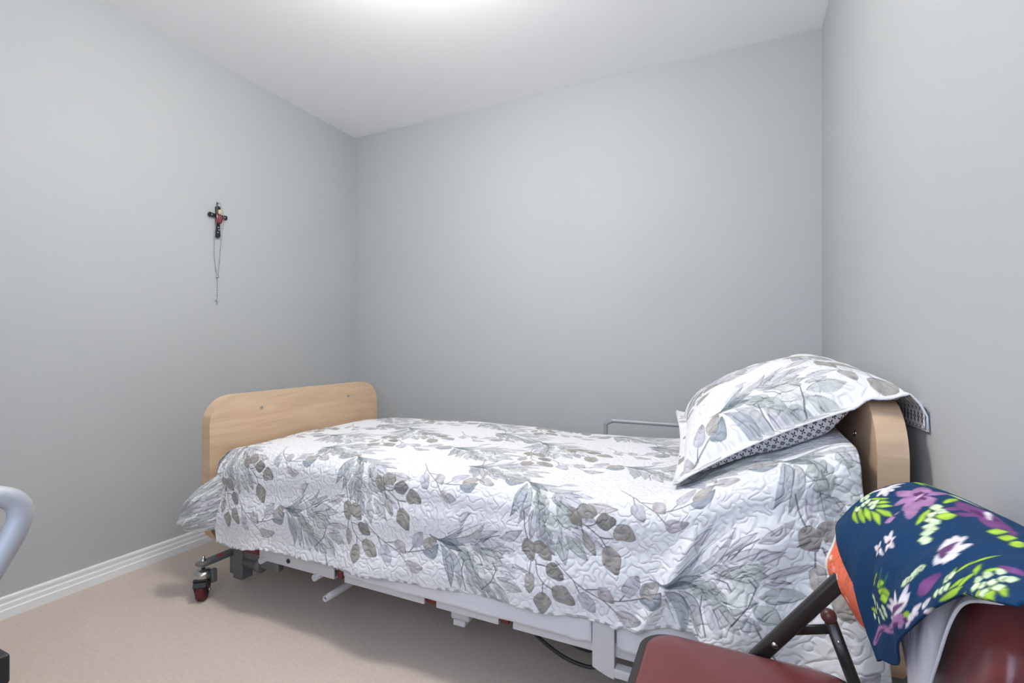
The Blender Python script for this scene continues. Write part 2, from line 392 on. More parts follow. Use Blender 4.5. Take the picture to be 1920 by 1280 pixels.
# ceiling lamp (just above the picture)
LX, LY = -.94, 1.13
t = thing('ceiling_light_offscreen', 'round ceiling light with a frosted white glass dome', 'ceiling light', (LX, LY, ZC))
bm = bmesh.new(); lathe(bm, [(.06, ZC), (.06, ZC-.02), (.10, ZC-.050), (.140, ZC-.061), (.143, ZC-.067), (.13, ZC-.069)], 40, (LX, LY, 0)); obj('canopy', bm, METAL, t, True)
em = bpy.data.materials.new('lit_frosted_glass'); em.use_nodes = True; p = em.node_tree.nodes['Principled BSDF']
p.inputs['Base Color'].default_value = (.9, .9, .9, 1); p.inputs['Emission Color'].default_value = (1.0, .955, .90, 1); p.inputs['Emission Strength'].default_value = LAMP
bm = bmesh.new(); lathe(bm, [(.130, ZC-.068), (.138, ZC-.080), (.140, ZC-.135), (.132, ZC-.163), (.112, ZC-.187), (.08, ZC-.203), (.04, ZC-.212), (.012, ZC-.214)], 40, (LX, LY, 0)); obj('shade_offscreen', bm, em, t, True)
bm = bmesh.new(); lathe(bm, [(.012, ZC-.213), (.013, ZC-.220), (.008, ZC-.228), (.003, ZC-.233)], 16, (LX, LY, 0)); obj('finial', bm, CHROME, t, True)
adopt(t)

# ---------------------------------------------------------------- bed
BY0, BY1 = 1.222, 2.205
bed = thing('hospital_bed', 'adjustable home care bed with maple end boards and pale grey steel frame', 'bed', (-.8, 1.7, 0))
def board(name, x0, x1, z0, z1, r):
    bm = bmesh.new(); prism(bm, rrect(BY0, BY1, z0, z1, r, 14), 'x', x0, x1); bevel_all(bm, .003, 2, 60)
    return obj(name, bm, WOOD, bed)
FBX0, FBX1 = -1.948, -1.898
HBX0, HBX1 = .268, .322
foot = board('footboard', FBX0, FBX1, .180, .783, [.10, .10, .115, .115])
head = board('headboard', HBX0, HBX1, .27, .872, [.10, .10, .125, .125])
def screw(x, y, z, d, parent):
    bm = bmesh.new(); lathe(bm, [(.0085, 0), (.0085, .0015*d), (.006, .003*d), (.0032, .003*d), (.0030, .0012*d), (.0005, .0012*d)], 14, (x, y, z), 'x')
    obj('screw', bm, CHROME, parent, False)
for y, z in ((1.452, .715), (1.975, .715)): screw(FBX1, y, z, 1, foot)
for y, z in ((1.425, .775), (2.0, .775)): screw(HBX0, y, z, -1, head)
# deck and side rails
RY = 1.218
obj('deck_panel', box((-1.84, 1.25, .385), (.235, 2.17, .43), .006), METAL, bed)
for y0 in (RY+.012, 2.16):
    obj('side_rail', box((-1.60, y0, .222), (.22, y0+.028, .33), .004), METAL, bed)
segs = [(-1.605, -1.235), (-1.188, -.866), (-.821, -.611), (-.565, -.335), (-.28, .0), (.05, .22)]
for a, b in segs:
    bm = bmesh.new(); prism(bm, [(RY+.002, .196), (RY+.05, .196), (RY+.05, .200), (RY+.007, .200), (RY+.007, .232), (RY+.002, .232)], 'x', a, b)
    obj('rail_lip', bm, METAL, bed)
bm = box((-1.605, RY+.0, .228), (-1.235, RY+.014, .30), .003); obj('rail_cover', bm, METAL, bed)
for x, wd in ((-1.230, .022), (-.866, .047), (-.610, .026), (-.330, .03)):
    obj('frame_block', box((x, RY+.012, .196), (x+wd, RY+.06, .25), .003), REDBR, bed)
obj('frame_block', box((-.582, RY+.03, .19), (-.566, RY+.06, .25)), DARK, bed)  # no real block: dark box stands in for shade in the rail gap
obj('end_casting', box((-1.735, RY-.004, .206), (-1.607, RY+.10, .246), .010), REDBR, bed)
# round bushings under the rail, a blue plug
def ring(name, c, R0, R1, ln, m):
    bm = bmesh.new(); lathe(bm, [(R1, .006), (R1, 0), (R0, 0), (R0, ln), (R1*.98, ln), (R1*.98, .01)], 20, c, 'y'); return obj(name, bm, m, bed, True)
ring('bushing', (-1.583, RY-.012, .197), .011, .006, .05, METAL); ring('bushing', (-1.315, RY-.010, .189), .0115, .006, .06, METAL)
bm = bmesh.new(); lathe(bm, [(.008, 0), (.008, -.003), (.004, -.004)], 16, (-1.452, RY+.0015, .217), 'y'); obj('hole_plug', bm, mat('blue_black_plug', (40, 42, 70), .5), bed, True)
# cross tubes below the frame, centre beam, motor
tube('cross_tube', [(-1.255, 1.205, .135), (-1.255, 1.24, .135), (-1.255, 2.13, .135)], [.0105, .0125, .0125], METAL, bed)
ring('bushing', (-1.255, 1.199, .135), .0105, .006, .02, METAL)
tube('cross_tube', [(-.12, 1.25, .15), (-.12, 2.13, .15)], .0125, METAL, bed)
obj('centre_beam', box((-1.60, 1.66, .20), (.2, 1.71, .26), .004), GREY, bed)
bm = box((-.812, 1.285, .132), (-.745, 1.335, .205), .006); bbox(bm, (-.800, 1.280, .117), (-.757, 1.325, .136), .004); obj('actuator_bracket', bm, METAL, bed)
obj('lift_motor', box((-.55, 1.62, .12), (-.25, 1.72, .21), .02, 3), DARK, bed)
tube('power_cable', [(-.585, 1.30, .215), (-.53, 1.26, .185), (-.44, 1.235, .155), (-.37, 1.235, .140), (-.32, 1.24, .150), (-.26, 1.27, .20)], .005, BLACKCORD, bed, 8, 6)
tube('power_cable', [(-.50, 1.30, .205), (-.43, 1.275, .172), (-.36, 1.27, .160), (-.30, 1.28, .19)], .004, BLACKCORD, bed, 8, 6)
# assist rail: hanging plate on the near side, bar on the far side
bm = bmesh.new()
out = [(-.332, .34), (-.332, .168)] + [(-.332+.056*k/8, .168-.012*math.sin(math.pi*k/8*.5)-.006*k/8) for k in range(1, 9)] + [(-.276, .34)]
prism(bm, out, 'y', RY-.016, RY-.002); bevel_all(bm, .003, 2, 50); obj('rail_bracket', bm, METAL, bed)
obj('lower_bar', box((-.276, RY-.02, .156), (.2, RY+.01, .178), .003), METAL, bed)
tube('assist_rail', [(-.548, 2.215, .42), (-.548, 2.215, .60), (-.545, 2.215, .622), (-.515, 2.215, .639), (-.46, 2.215, .640), (.10, 2.215, .638), (.15, 2.215, .62), (.155, 2.215, .58), (.155, 2.215, .42)], .0095, mat('satin_grey_tube', (150, 152, 156), .4, metal=.2), bed, 12, 6)
# leg assemblies with swivel casters
def leg_set(side):           # side -1 near, +1 far
    yb = 1.315 if side < 0 else 2.11
    yc = 1.190 if side < 0 else 2.235
    s = side
    ys = sorted((yb, yb-.045*s)); y1, y2 = ys
    arm = box((-1.908, min(yc-.02*(s<0), yb), .130), (-1.862, max(yc, yb), .145), .004); a = obj('caster_arm', arm, GREY, bed)
    if side < 0: obj('sticker', box((-1.895, 1.247, .1451), (-1.875, 1.262, .1456)), STICK, a)
    obj('arm_plate', box((-1.905, yb-.006, .045), (-1.855, yb+.006, .142), .004), GREY, bed)
    obj('leg_post', box((-1.850, yb-.03, .045), (-1.795, yb+.022, .245), .006), GREY, bed)
    bm = bmesh.new(); lathe(bm, [(.026, -1.80), (.026, -1.725), (.030, -1.722), (.030, -1.705), (.02, -1.70)], 20, (0, yb-.004, .115 if side < 0 else .115), 'x'); obj('pivot_tube', bm, GREY, bed, True)
    obj('leg_link', box((-1.80, yb-.02, .11), (-1.60, yb+.01, .25), .006), GREY, bed)
    # caster
    cx, cy = -1.888, yc
    bm = bmesh.new(); lathe(bm, [(.006, .088), (.007, .140), (.011, .141), (.011, .152), (.006, .156), (.005, .166)], 14, (cx, cy, 0)); st = obj('caster_stem', bm, CHROME, bed, True)
    bm = bmesh.new(); lathe(bm, [(.012, .115), (.024, .112), (.033, .104), (.035, .099), (.031, .094), (.034, .090), (.033, .084), (.02, .082)], 26, (cx, cy, 0)); obj('swivel_race', bm, CHROME, bed, True)
    def turn(bm):
        bmesh.ops.rotate(bm, verts=bm.verts, cent=(0, 0, 0), matrix=Matrix.Rotation(math.radians(42 if side < 0 else -20), 3, 'Z'))
        bmesh.ops.translate(bm, verts=bm.verts, vec=(cx, cy, 0)); return bm
    wy = -.010; bm = bmesh.new()
    for dx in (-.024, .021): prism(bm, [(wy-.028, .088), (wy+.028, .088), (wy+.020, .05), (wy+.008, .028), (wy-.008, .028), (wy-.020, .05)], 'x', dx, dx+.003)
    bbox(bm, (-.024, wy-.028, .083), (.024, wy+.028, .087)); prism(bm, [(wy-.040, .064), (wy-.032, .078), (wy-.015, .085), (wy+.02, .085), (wy+.02, .081), (wy-.013, .081), (wy-.029, .075), (wy-.037, .064)], 'x', -.022, .022)
    obj('caster_fork', turn(bm), DARK, bed)
    bm = bmesh.new(); lathe(bm, [(.026, -.017), (.033, -.016), (.0375, -.009), (.0375, .009), (.033, .016), (.026, .017)], 32, (0, wy, .0372), 'x'); wl = obj('caster_wheel', turn(bm), RUBBER, bed, True)
    bm = bmesh.new(); lathe(bm, [(.026, -.0172), (.012, -.019), (.012, .019), (.026, .0172)], 24, (0, wy, .0372), 'x'); obj('hub', turn(bm), DARK, wl, True)
    bm = bmesh.new(); lathe(bm, [(.007, -.026), (.007, .027), (.004, .030)], 10, (0, wy, .0372), 'x'); obj('axle', turn(bm), CHROME, wl, True)
    bm = box((cx+.016, cy+.012, .060), (cx+.036, cy+.034, .112), .004); obj('brake_pedal', bm, GREY, bed)
leg_set(-1); leg_set(1)
for y in (1.33, 2.10):
    obj('leg_post', box((.17, y-.025, .04), (.22, y+.025, .30), .006), GREY, bed)
    bm = bmesh.new(); lathe(bm, [(.028, -.017), (.0375, -.010), (.0375, .010), (.028, .017)], 28, (.195, y, .0372), 'x'); obj('caster_wheel', bm, RUBBER, bed, True)
obj('board_bracket', box((-1.90, 1.50, .26), (-1.60, 1.54, .30)), GREY, bed); obj('board_bracket', box((-1.90, 1.88, .26), (-1.60, 1.92, .30)), GREY, bed)
obj('board_bracket', box((.21, 1.50, .33), (.27, 1.54, .38)), GREY, bed); obj('board_bracket', box((.21, 1.88, .33), (.27, 1.92, .38)), GREY, bed)
adopt(bed)

mt = obj('mattress', box((-1.83, 1.26, .4302), (.230, 2.15, .565), .05, 4), SHEET, None, True)
tag(mt, 'white mattress lying on the bed deck beneath the floral quilt', 'mattress')

# white sheet hanging below the quilt over the rail
def sheet_piece(x0, x1, parent):
    u = np.linspace(x0, x1, 90); h = np.linspace(0, 1, 30); U, H = np.meshgrid(u, h, indexing='ij')
    Z = .45-H*.228; Z = Z+.0012*np.sin(U*21)*H
    e = np.minimum(U-x0, x1-U)
    Y = 1.2545-.045*sstep(0, .25, H)+.001*np.sin(U*45+H*2)*H+.006*(1-sstep(0, .02, e))*H + .004*np.sin(U*120-H*6)*sstep(.1, 0, x1-U)*H
    o = grid_mesh('hanging_side', U, Y, Z, SHEET, parent); return o
sh = thing('bed_sheet', 'plain white sheet hanging below the quilt over the bed rail', 'bed sheet', (-.75, 1.23, .222))
for a, b in ((-1.185, -.336), (-.272, .22)):
    o = sheet_piece(a, b, sh); md = o.modifiers.new('thickness', 'SOLIDIFY'); md.thickness = .002; md.offset = -1
adopt(sh)

# ---------------------------------------------------------------- quilt
UX0, UX1 = -1.842, .235
def zt_of(u): return .598 + .108*sstep(-.20, .10, u) + .062*sstep(.07, .235, u)
hemx = np.array([-1.85, -1.75, -1.66, -1.566, -1.2, -.83, -.71, -.55, -.46, -.39, -.32, -.27, -.21, -.12, -.086, -.052, -.01, .03, .065, .105, .16, .24])
hemz = np.array([.232, .230, .238, .254, .257, .268, .278, .287, .281, .288, .291, .286, .299, .325, .335, .305, .290, .300, .315, .285, .265, .245])
def quilt_surface(u, vt, wside, far):
    """u: columns (world x); vt: distances over the top from the near edge; wside: 0..1 down the near side; far: drop behind"""
    rs = .060+.045*sstep(-1.5, -1.84, u)[:, None]
    U0 = u[:, None]; zt = zt_of(U0)+.006*np.sin(U0*5+1)
    footdip = .02*sstep(-1.70, -1.842, U0)
    yn = 1.205 - .012*sstep(-.3, .1, U0)
    # side
    hz = np.interp(u, hemx, hemz)[:, None] + .0012*np.sin(U0*120)
    arc = math.pi/2*rs; drop = zt-rs-hz; Ls = arc+drop
    W = wside[None, :]; D = W*Ls; inarc = D < arc
    th = np.clip(D/rs, 0, math.pi/2); d2 = np.maximum(D-arc, 0)
    k = d2/.30
    flare = .022*k + k*(.010*np.sin(U0*11.+.6)+.006*np.sin(U0*23+1.)) 
    hd = sstep(-.22, .02, U0)
    flare = flare + hd*(.030*sstep(0, 1., k) + .020*k*np.sin(U0*24+3.2*k) + .010*k*np.sin(U0*41))
    # ridge of the fold that runs down from the pillow bump
    rc = -.02-.20*np.clip(D/.35, 0, 1); flare = flare + .020*np.exp(-((U0-rc)/.022)**2)*sstep(.03, .15, D)
    # soft horizontal sag lines
    flare = flare + .004*np.sin(D*40+U0*6)*sstep(.02, .1, D)
    Ys = yn+rs-rs*np.sin(th)-flare*sstep(0, .06, d2); Zs = zt-rs+rs*np.cos(th)-d2 - footdip*(1-W)
    Us = U0 + 0*W + .035*W**2*sstep(-1.66, -1.842, U0) + .012*np.sin(D*14)*sstep(-1.70, -1.842, U0) + .06*sstep(.0, .24, U0)*k*.5
    Vs = -D
    # top
    VT = vt[None, :]; Lx = 2.165-(yn+rs)
    Yt = yn+rs+VT*Lx; Zt = zt+.010*np.sin(np.pi*np.clip(VT, 0, 1))-footdip + .004*np.sin(U0*13+VT*4)*np.sin(VT*9+U0*5) - .03*sstep(.93, 1., VT)
    Ut = U0+0*VT; Vt = VT*Lx
    FR = far[None, :]; Yf = 2.165+.025*np.sin(FR*math.pi/2)+0*U0; Zf = Zt[:, -1:]-.16*FR; Uf = U0+0*FR; Vf = Lx+.17*FR
    cat = lambda a, b, c: np.concatenate([a[:, ::-1], b[:, 1:]+0*U0, c[:, 1:]], 1)
    return cat(Us, Ut, Uf), cat(Ys, Yt, Yf), cat(Zs, Zt, Zf), cat(U0+0*W, Ut, Uf), cat(Vs, Vt, Vf)
NU = 1280
qu = np.linspace(UX0, UX1, NU)
QX, QY, QZ, CU, CV = quilt_surface(qu, np.linspace(0, 1, 370), np.linspace(0, 1, 290), np.linspace(0, 1, 14))
# the foot end dips behind the mattress
qt = thing('quilt', 'white quilted bedspread printed with grey leaves and protea flowers on the bed', 'quilt', (-.8, 1.69, .43))
def print_quilt(P):
    for j in range(-1, 3):
        for i in range(-1, 5):
            ox = -1.454+.6436*i-.16*j; oy = -.215+.50*j
            spray(P, ox+.26, oy+.245, -.55, 1.0, parts='BP')
            if j >= 0: spray(P, ox+.02, oy+.30, .25, .9, parts='P')
            spray(P, ox, oy, 0, 1., parts='BUPT')
            spray(P, ox+.12, oy+.20, -.2, .9, parts='B')
PQ = Print(CU, CV, lin((233, 233, 236)))
print_quilt(PQ)
# printed piping along the hem
hemband = np.clip((CV[:, :1]+.007-CV)/.002, 0, 1)*np.clip(.5+1.5*np.sin(CU*130+3*np.sin(CU*41)), 0, 1)
PQ.C += (lin((120, 122, 124))-PQ.C)*(hemband*.6)[..., None]
def rolled(A, dh, de):
    """turn the hem and the head end under: extra rows and columns offset by the cloth's thickness"""
    A = np.concatenate([A[:, :1]+dh[2], A[:, :1]+dh[1], A[:, :1]+dh[0], A], 1)
    return np.concatenate([A, A[-1:]+de[0], A[-1:]+de[1]], 0)
RX = rolled(QX, (0, 0, 0), (.002, -.012)); RYY = rolled(QY, (.002, .006, .007), (.003, .006)); RZ = rolled(QZ, (-.002, -.001, .025), (-.003, -.007))
RU = rolled(CU, (0, 0, 0), (.003, .02)); RV = rolled(CV, (-.003, -.007, -.03), (0, 0))
RC = np.concatenate([PQ.C[:, :1]]*3+[PQ.C], 1); RC = np.concatenate([RC, RC[-1:], RC[-1:]], 0)
body = grid_mesh('quilt_body', RX, RYY, RZ, QUILT, qt, RC, (RU, RV))
# foot flap tucked down by the footboard
fv = np.linspace(0, 1, 12)[:, None]; row = slice(215, None)
FX = UX0-.018*np.sin(fv*math.pi/2)+0*QX[:1, row]; FY = QY[:1, row]+0*fv; FZ = QZ[:1, row]-.10*fv
FU = UX0-.10*fv+0*FX; FVV = CV[:1, row]+0*fv
PF = Print(FU[::-1], FVV[::-1], lin((233, 233, 236))); print_quilt(PF)
grid_mesh('foot_flap', FX, FY, FZ, QUILT, qt, PF.C[::-1], (FU, FVV))
# loose corner fold bulging past the footboard
na, nb = 90, 120
a = np.linspace(0, 1, na)[:, None]; b = np.linspace(0, 2*np.pi, nb, endpoint=False)[None, :]
ztop = .545-.195*a**.8; zbot = .285-.028*a+.0*a; zc = (ztop+zbot)/2; hh = (ztop-zbot)/2
close = np.sqrt(np.clip(1-(np.clip(a-.72, 0, 1)/.28)**2, 0.0004, 1))
cx_ = -1.775-.205*a
HY = 1.230-.064*sstep(.05, .5, a)+(.024+.016*sstep(0, .5, a))*close*np.cos(b)*(1+.15*np.sin(b*5+a*4))
HZ = zc+hh*close*np.sin(b)*(1-.25*a*0)
HX = cx_+.012*np.cos(b*2+1)*a-.010*np.sin(b)*a
HU = -1.80-.20*a+0*b; HV = -.1-.30*(.5-.5*np.sin(b))+0*a
order = slice(None, None, -1)
PH = Print(HU[order], HV[order], lin((233, 233, 236)))
for k in range(90):
    rr = random.Random(k); u0 = -2.0+.2*rr.random(); v0 = -.40+.32*rr.random()
    PH.leaf((u0, v0), (u0+.04+.06*rr.random(), v0+.06*(rr.random()-.3)), .018+.016*rr.random(), LC['glsgp'[k % 5]], .75, k=.9, q=.9, edge=INK2, eop=.9, tipdark=.4)
grid_mesh('corner_fold', HX.T, HY.T, HZ.T, QUILT, qt, PH.C[order].transpose(1, 0, 2), (HU.T, HV.T), wrap=True)
adopt(qt)

# ---------------------------------------------------------------- pillow in its sham
pil = thing('bed_pillow', 'plump pillow in a white leaf-print quilted sham leaning on the headboard', 'pillow', (.08, 1.66, .74))
A_, B_, C_, D_ = [np.array(p) for p in ((-.124, 1.345, .650), (.335, 1.285, .895), (-.185, 2.03, .712), (.335, 2.00, .905))]
na, nb = 330, 380
FL = .055
a = np.linspace(-FL, 1+FL, na); b = np.linspace(-FL, 1+FL, nb); Ag, Bg = np.meshgrid(a, b, indexing='ij')
def pillow_pos(Ag, Bg, up):
    pin = .035*(np.sin(np.pi*np.clip(Bg, 0, 1)))                       # sides pulled in
    pin2 = .02*np.sin(np.pi*np.clip(Ag, 0, 1))
    Ae = np.where(Ag > 1, 1+(Ag-1)*2.0, Ag)
    a2 = Ae + pin*(1-2*np.clip(Ag, 0, 1)); b2 = Bg + pin2*(1-2*np.clip(Bg, 0, 1))
    mid = (1-a2)[..., None]*(1-b2)[..., None]*A_+a2[..., None]*(1-b2)[..., None]*B_+(1-a2)[..., None]*b2[..., None]*C_+a2[..., None]*b2[..., None]*D_
    ac = np.clip(Ag, 0, 1); bc = np.clip(Bg, 0, 1)
    pa = np.clip(1-np.abs(2*ac-1)**3.2, 0, 1)**.56; pb = np.clip(1-np.abs(2*bc-1)**3.0, 0, 1)**.58
    th = pa*pb
    n = np.array([-.42, 0, .90])
    s = .125 if up else -.105
    pos = mid+n*(s*th)[..., None]
    pos[..., 2] += .004*np.sin(Ag*17+Bg*9)*th+.003*np.sin(Bg*31-Ag*8)*th
    # arch of the near edge
    pos[..., 2] += .018*np.sin(np.pi*ac)*(1-bc)
    # flange beyond the headboard droops
    ov = np.clip((Ag-.985)/(FL+.015), 0, 1)
    pos[..., 0] += .004*ov; pos[..., 2] -= .105*ov**1.25
    ovl = np.clip(-Ag/FL, 0, 1); pos[..., 2] -= .018*ovl*(1-bc); pos[..., 2] += .018*ovl*bc**4
    pos[..., 0] = np.minimum(pos[..., 0], .3555 if up else .3515)
    # it rests on the quilt and on the top of the headboard
    rest = zt_of(pos[..., 0])+.020; rest = rest+(.874-rest)*sstep(.19, .268, pos[..., 0])+(.003 if up else 0)
    pos[..., 2] = np.where(pos[..., 0] < .326, np.maximum(pos[..., 2], rest), pos[..., 2])
    pos[..., 2] += (.0012 if up else -.0012)
    return pos
PU = (Ag+FL)*.52; PV = Bg*.68
PT = Print(PU, PV, lin((235, 235, 238)))
spray(PT, .16, .075, .12, 1., parts='BPTU'); spray(PT, .02, .42, .1, 1., parts='PTU'); spray(PT, .40, .36, -.4, .95, parts='BP'); spray(PT, .66, .60, 0, 1., parts='BPT'); spray(PT, -.40, .22, 0, 1., parts='TU'); spray(PT, .1, .66, 0, 1, parts='PB')
pos = pillow_pos(Ag, Bg, True); grid_mesh('sham_front', pos[..., 0], pos[..., 1], pos[..., 2], QUILT, pil, PT.C, (PU, PV))
pos = pillow_pos(Ag[::2, ::2], Bg[::2, ::2], False); grid_mesh('sham_back', pos[::-1, :, 0], pos[::-1, :, 1], pos[::-1, :, 2], TRELLIS, pil, None, (PU[::2, ::2][::-1], PV[::2, ::2][::-1]))
# scalloped piping round the sham edge
per = [(-FL, v) for v in np.linspace(-FL, 1+FL, 60)]+[(v, 1+FL) for v in np.linspace(-FL, 1+FL, 50)][1:]+[(1+FL, v) for v in np.linspace(1+FL, -FL, 60)][1:]+[(v, -FL) for v in np.linspace(1+FL, -FL, 50)][1:-1]
pa_ = np.array(per); pp = pillow_pos(pa_[:, 0], pa_[:, 1], True); pp[:, 2] -= .0012
bm = bmesh.new(); sweep(bm, [Vector(p) for p in pp], [.0016+.0012*(k % 2) for k in range(len(pp))], 6, True); obj('piping', bm, SHEET, pil, True)
adopt(pil)

# ---------------------------------------------------------------- crucifix and rosary on the left wall
CYW, X0 = 1.590, XL
BLACK = mat('black_lacquer', (30, 30, 31), .28); BONE = mat('ivory_paint', (206, 182, 150), .5); ROBE = mat('painted_wine_robe', (120, 48, 58), .5, noise=.25, nscale=120)
t = thing('crucifix', 'small black crucifix with a painted figure hanging on the grey wall beyond the footboard', 'crucifix', (X0, CYW, 1.54))
def paddle(y0, z0, y1, z1, w0, w1):
    d = Vector((y1-y0, z1-z0)); L = d.length; d /= L; n = Vector((-d.y, d.x)); out = []
    for k in range(6): tt = k/5*.8; out.append((tt, w0+(w1-w0)*tt**2))
    pts = [(tt*L, hw) for tt, hw in out]+[(L*(.8+.2*math.sin(q)), w1*math.cos(q)) for q in (.3, .7, 1.1, 1.4)]
    pts = pts+[(s, -h) for s, h in pts[::-1]]
    return [(y0+d.x*s+n.x*h, z0+d.y*s+n.y*h) for s, h in pts]
bm = bmesh.new(); prism(bm, paddle(CYW, 1.640, CYW, 1.540, .0075, .0125), 'x', X0+.004, X0+.014); prism(bm, paddle(CYW, 1.640, CYW, 1.703, .0075, .0125), 'x', X0+.004, X0+.014)
cr = obj('upright', bm, BLACK, t)
bm = bmesh.new(); prism(bm, paddle(CYW, 1.652, CYW-.049, 1.652, .0075, .0125), 'x', X0+.004, X0+.0135); prism(bm, paddle(CYW, 1.652, CYW+.049, 1.652, .0075, .0125), 'x', X0+.004, X0+.0135)
obj('crossbar', bm, BLACK, t)
# carved figure: head, robe, arms as one small carved body
bm = bmesh.new(); xf = X0+.018
sweep(bm, [(xf, CYW, 1.612), (xf, CYW, 1.624), (xf+.002, CYW, 1.640), (xf+.002, CYW, 1.652), (xf, CYW, 1.660)], [.010, .0145, .013, .012, .006], 12); obj('robe', bm, ROBE, t, True)
bm = bmesh.new(); sweep(bm, [(xf+.002, CYW+.001, 1.658), (xf+.004, CYW+.001, 1.664), (xf+.004, CYW+.001, 1.672), (xf+.002, CYW+.001, 1.680), (xf, CYW+.001, 1.684)], [.004, .0075, .0085, .007, .002], 10); obj('head', bm, BONE, t, True)
for s in (-1, 1):
    bm = bmesh.new(); sweep(bm, [(xf, CYW+.008*s, 1.654), (xf+.004, CYW+.012*s, 1.646), (xf+.009, CYW+.006*s, 1.638)], [.004, .0035, .003], 8); obj('arm', bm, BONE, t, True)
PEARL = mat('pearl_inlay', (225, 225, 222), .3)
for y, z in ((CYW, 1.594), (CYW+.002, 1.581), (CYW-.003, 1.567), (CYW-.034, 1.652), (CYW+.034, 1.652)):
    bm = bmesh.new(); lathe(bm, [(.0028, 0), (.0022, .002), (.0006, .0026)], 8, (X0+.0138, y, z), 'x'); obj('inlay', bm, PEARL, t, True)
tube('hanging_loop', [(X0+.006, CYW, 1.70), (X0+.005, CYW-.003, 1.712), (X0+.004, CYW, 1.724), (X0+.004, CYW+.003, 1.712), (X0+.006, CYW, 1.70)], .0012, DARK, t, 6, 4)
bm = bmesh.new(); lathe(bm, [(.0016, 0), (.0016, .012), (.003, .0122), (.003, .014)], 8, (X0, CYW, 1.718), 'x'); obj('nail', bm, CHROME, t, True)
adopt(t)
BEAD = mat('silver_beads', (196, 198, 200), .3, metal=.7)
BEADD = mat('dark_beads', (120, 118, 118), .35, metal=.3)
t = thing('rosary', 'thin silver bead rosary looped over the black crucifix', 'rosary', (X0+.02, CYW, 1.195))
loop = spline([(X0+.020, CYW, 1.7195), (X0+.021, CYW-.012, 1.69), (X0+.029, CYW-.0175, 1.64), (X0+.016, CYW-.019, 1.56), (X0+.006, CYW-.015, 1.44), (X0+.006, CYW-.003, 1.350), (X0+.006, CYW+.003, 1.350), (X0+.006, CYW+.012, 1.44), (X0+.016, CYW+.0175, 1.56), (X0+.029, CYW+.0185, 1.64), (X0+.021, CYW+.013, 1.69)], 40, True)
drop = [Vector((X0+.006, CYW+.0005, 1.335-.1*k/40)) for k in range(41)]
def beads(name, path, step, r, m, parent):
    bm = bmesh.new(); acc = 0; last = path[0]; n = 0
    for p in path[1:]:
        acc += (p-last).length; last = p
        if acc >= step:
            acc = 0; bmesh.ops.create_icosphere(bm, subdivisions=1, radius=r if n % 6 else r*1.25, matrix=Matrix.Translation(p)); n += 1
    o = obj(name, bm, m, parent, True); o['kind'] = 'stuff'; return o
beads('bead_loop', loop+loop[:1], .0085, .0021, BEADD, t); tube('chain', loop, .0008, BEAD, t, 5, 0, True)
beads('bead_drop', drop, .010, .0022, BEADD, t); tube('chain', drop, .0008, BEAD, t, 5)
bm = bmesh.new(); lathe(bm, [(.003, 0), (.0075, .001), (.0075, .003), (.003, .004)], 14, (X0+.004, CYW, 1.342), 'x'); obj('medal', bm, BEAD, t, True)
bm = bmesh.new(); bbox(bm, (X0+.004, CYW-.0022, 1.197), (X0+.008, CYW+.0022, 1.236), .001); bbox(bm, (X0+.0045, CYW-.010, 1.218), (X0+.0075, CYW+.010, 1.2225), .001); obj('pendant_cross', bm, BEAD, t)
adopt(t)

# ---------------------------------------------------------------- folding chair
ch = thing('folding_chair', 'folding chair with maroon vinyl seat and brown-black tube frame beside the bed', 'chair', (.05, .76, 0))
SY0, SY1 = .545, .945
def seat_outline(g): return rrect(-.158+g, .185-g, SY0+g, SY1-g, [.055-g*.5]*4, 10)
bm = bmesh.new(); prism(bm, seat_outline(0), 'z', .418, .446); bevel_all(bm, .006, 3, 50); obj('seat_pan', bm, CHAIRTUBE, ch)
# cushion with a domed top
rings = []
bm = bmesh.new()
for g, z in ((.013, .438), (.012, .450), (.016, .456), (.027, .460), (.06, .464), (.11, .466)):
    rings.append([bm.verts.new((x, y, z)) for x, y in seat_outline(g)])
for A, B in zip(rings, rings[1:]):
    n = len(A)
    for k in range(n): bm.faces.new((A[k], A[(k+1) % n], B[(k+1) % n], B[k]))
bm.faces.new(rings[0][::-1]); bm.faces.new(rings[-1]); obj('seat_cushion', bm, VINYL, ch, True)
# padded backrest, curved round the sitter
def backrest():
    ny, nz = 40, 24; out = []
    yy = np.linspace(.572, .962, ny); P = []
    bm = bmesh.new(); grid = []
    N = 28
    for y in yy:
        e = (y-.767)/.195; shrink = math.sqrt(max(0, 1-abs(e)**5))
        xc = .250 - .026*abs(e)**2; row = []
        for k in range(N):
            q = 2*math.pi*k/N; cz, sx = math.sin(q), math.cos(q)
            hz = .090*(abs(cz)**.55)*(1 if cz > 0 else -1)*(.35+.65*shrink); hx = .028*(abs(sx)**.8)*(1 if sx > 0 else -1)*(.25+.75*shrink)
            row.append(bm.verts.new((xc+hx+(hz)*.10, y, .652+hz)))
        grid.append(row)
    for A, B in zip(grid, grid[1:]):
        for k in range(N): bm.faces.new((A[k], A[(k+1) % N], B[(k+1) % N], B[k]))
    bm.faces.new(grid[0][::-1]); bm.faces.new(grid[-1]); return bm
obj('backrest', backrest(), VINYL, ch, True)
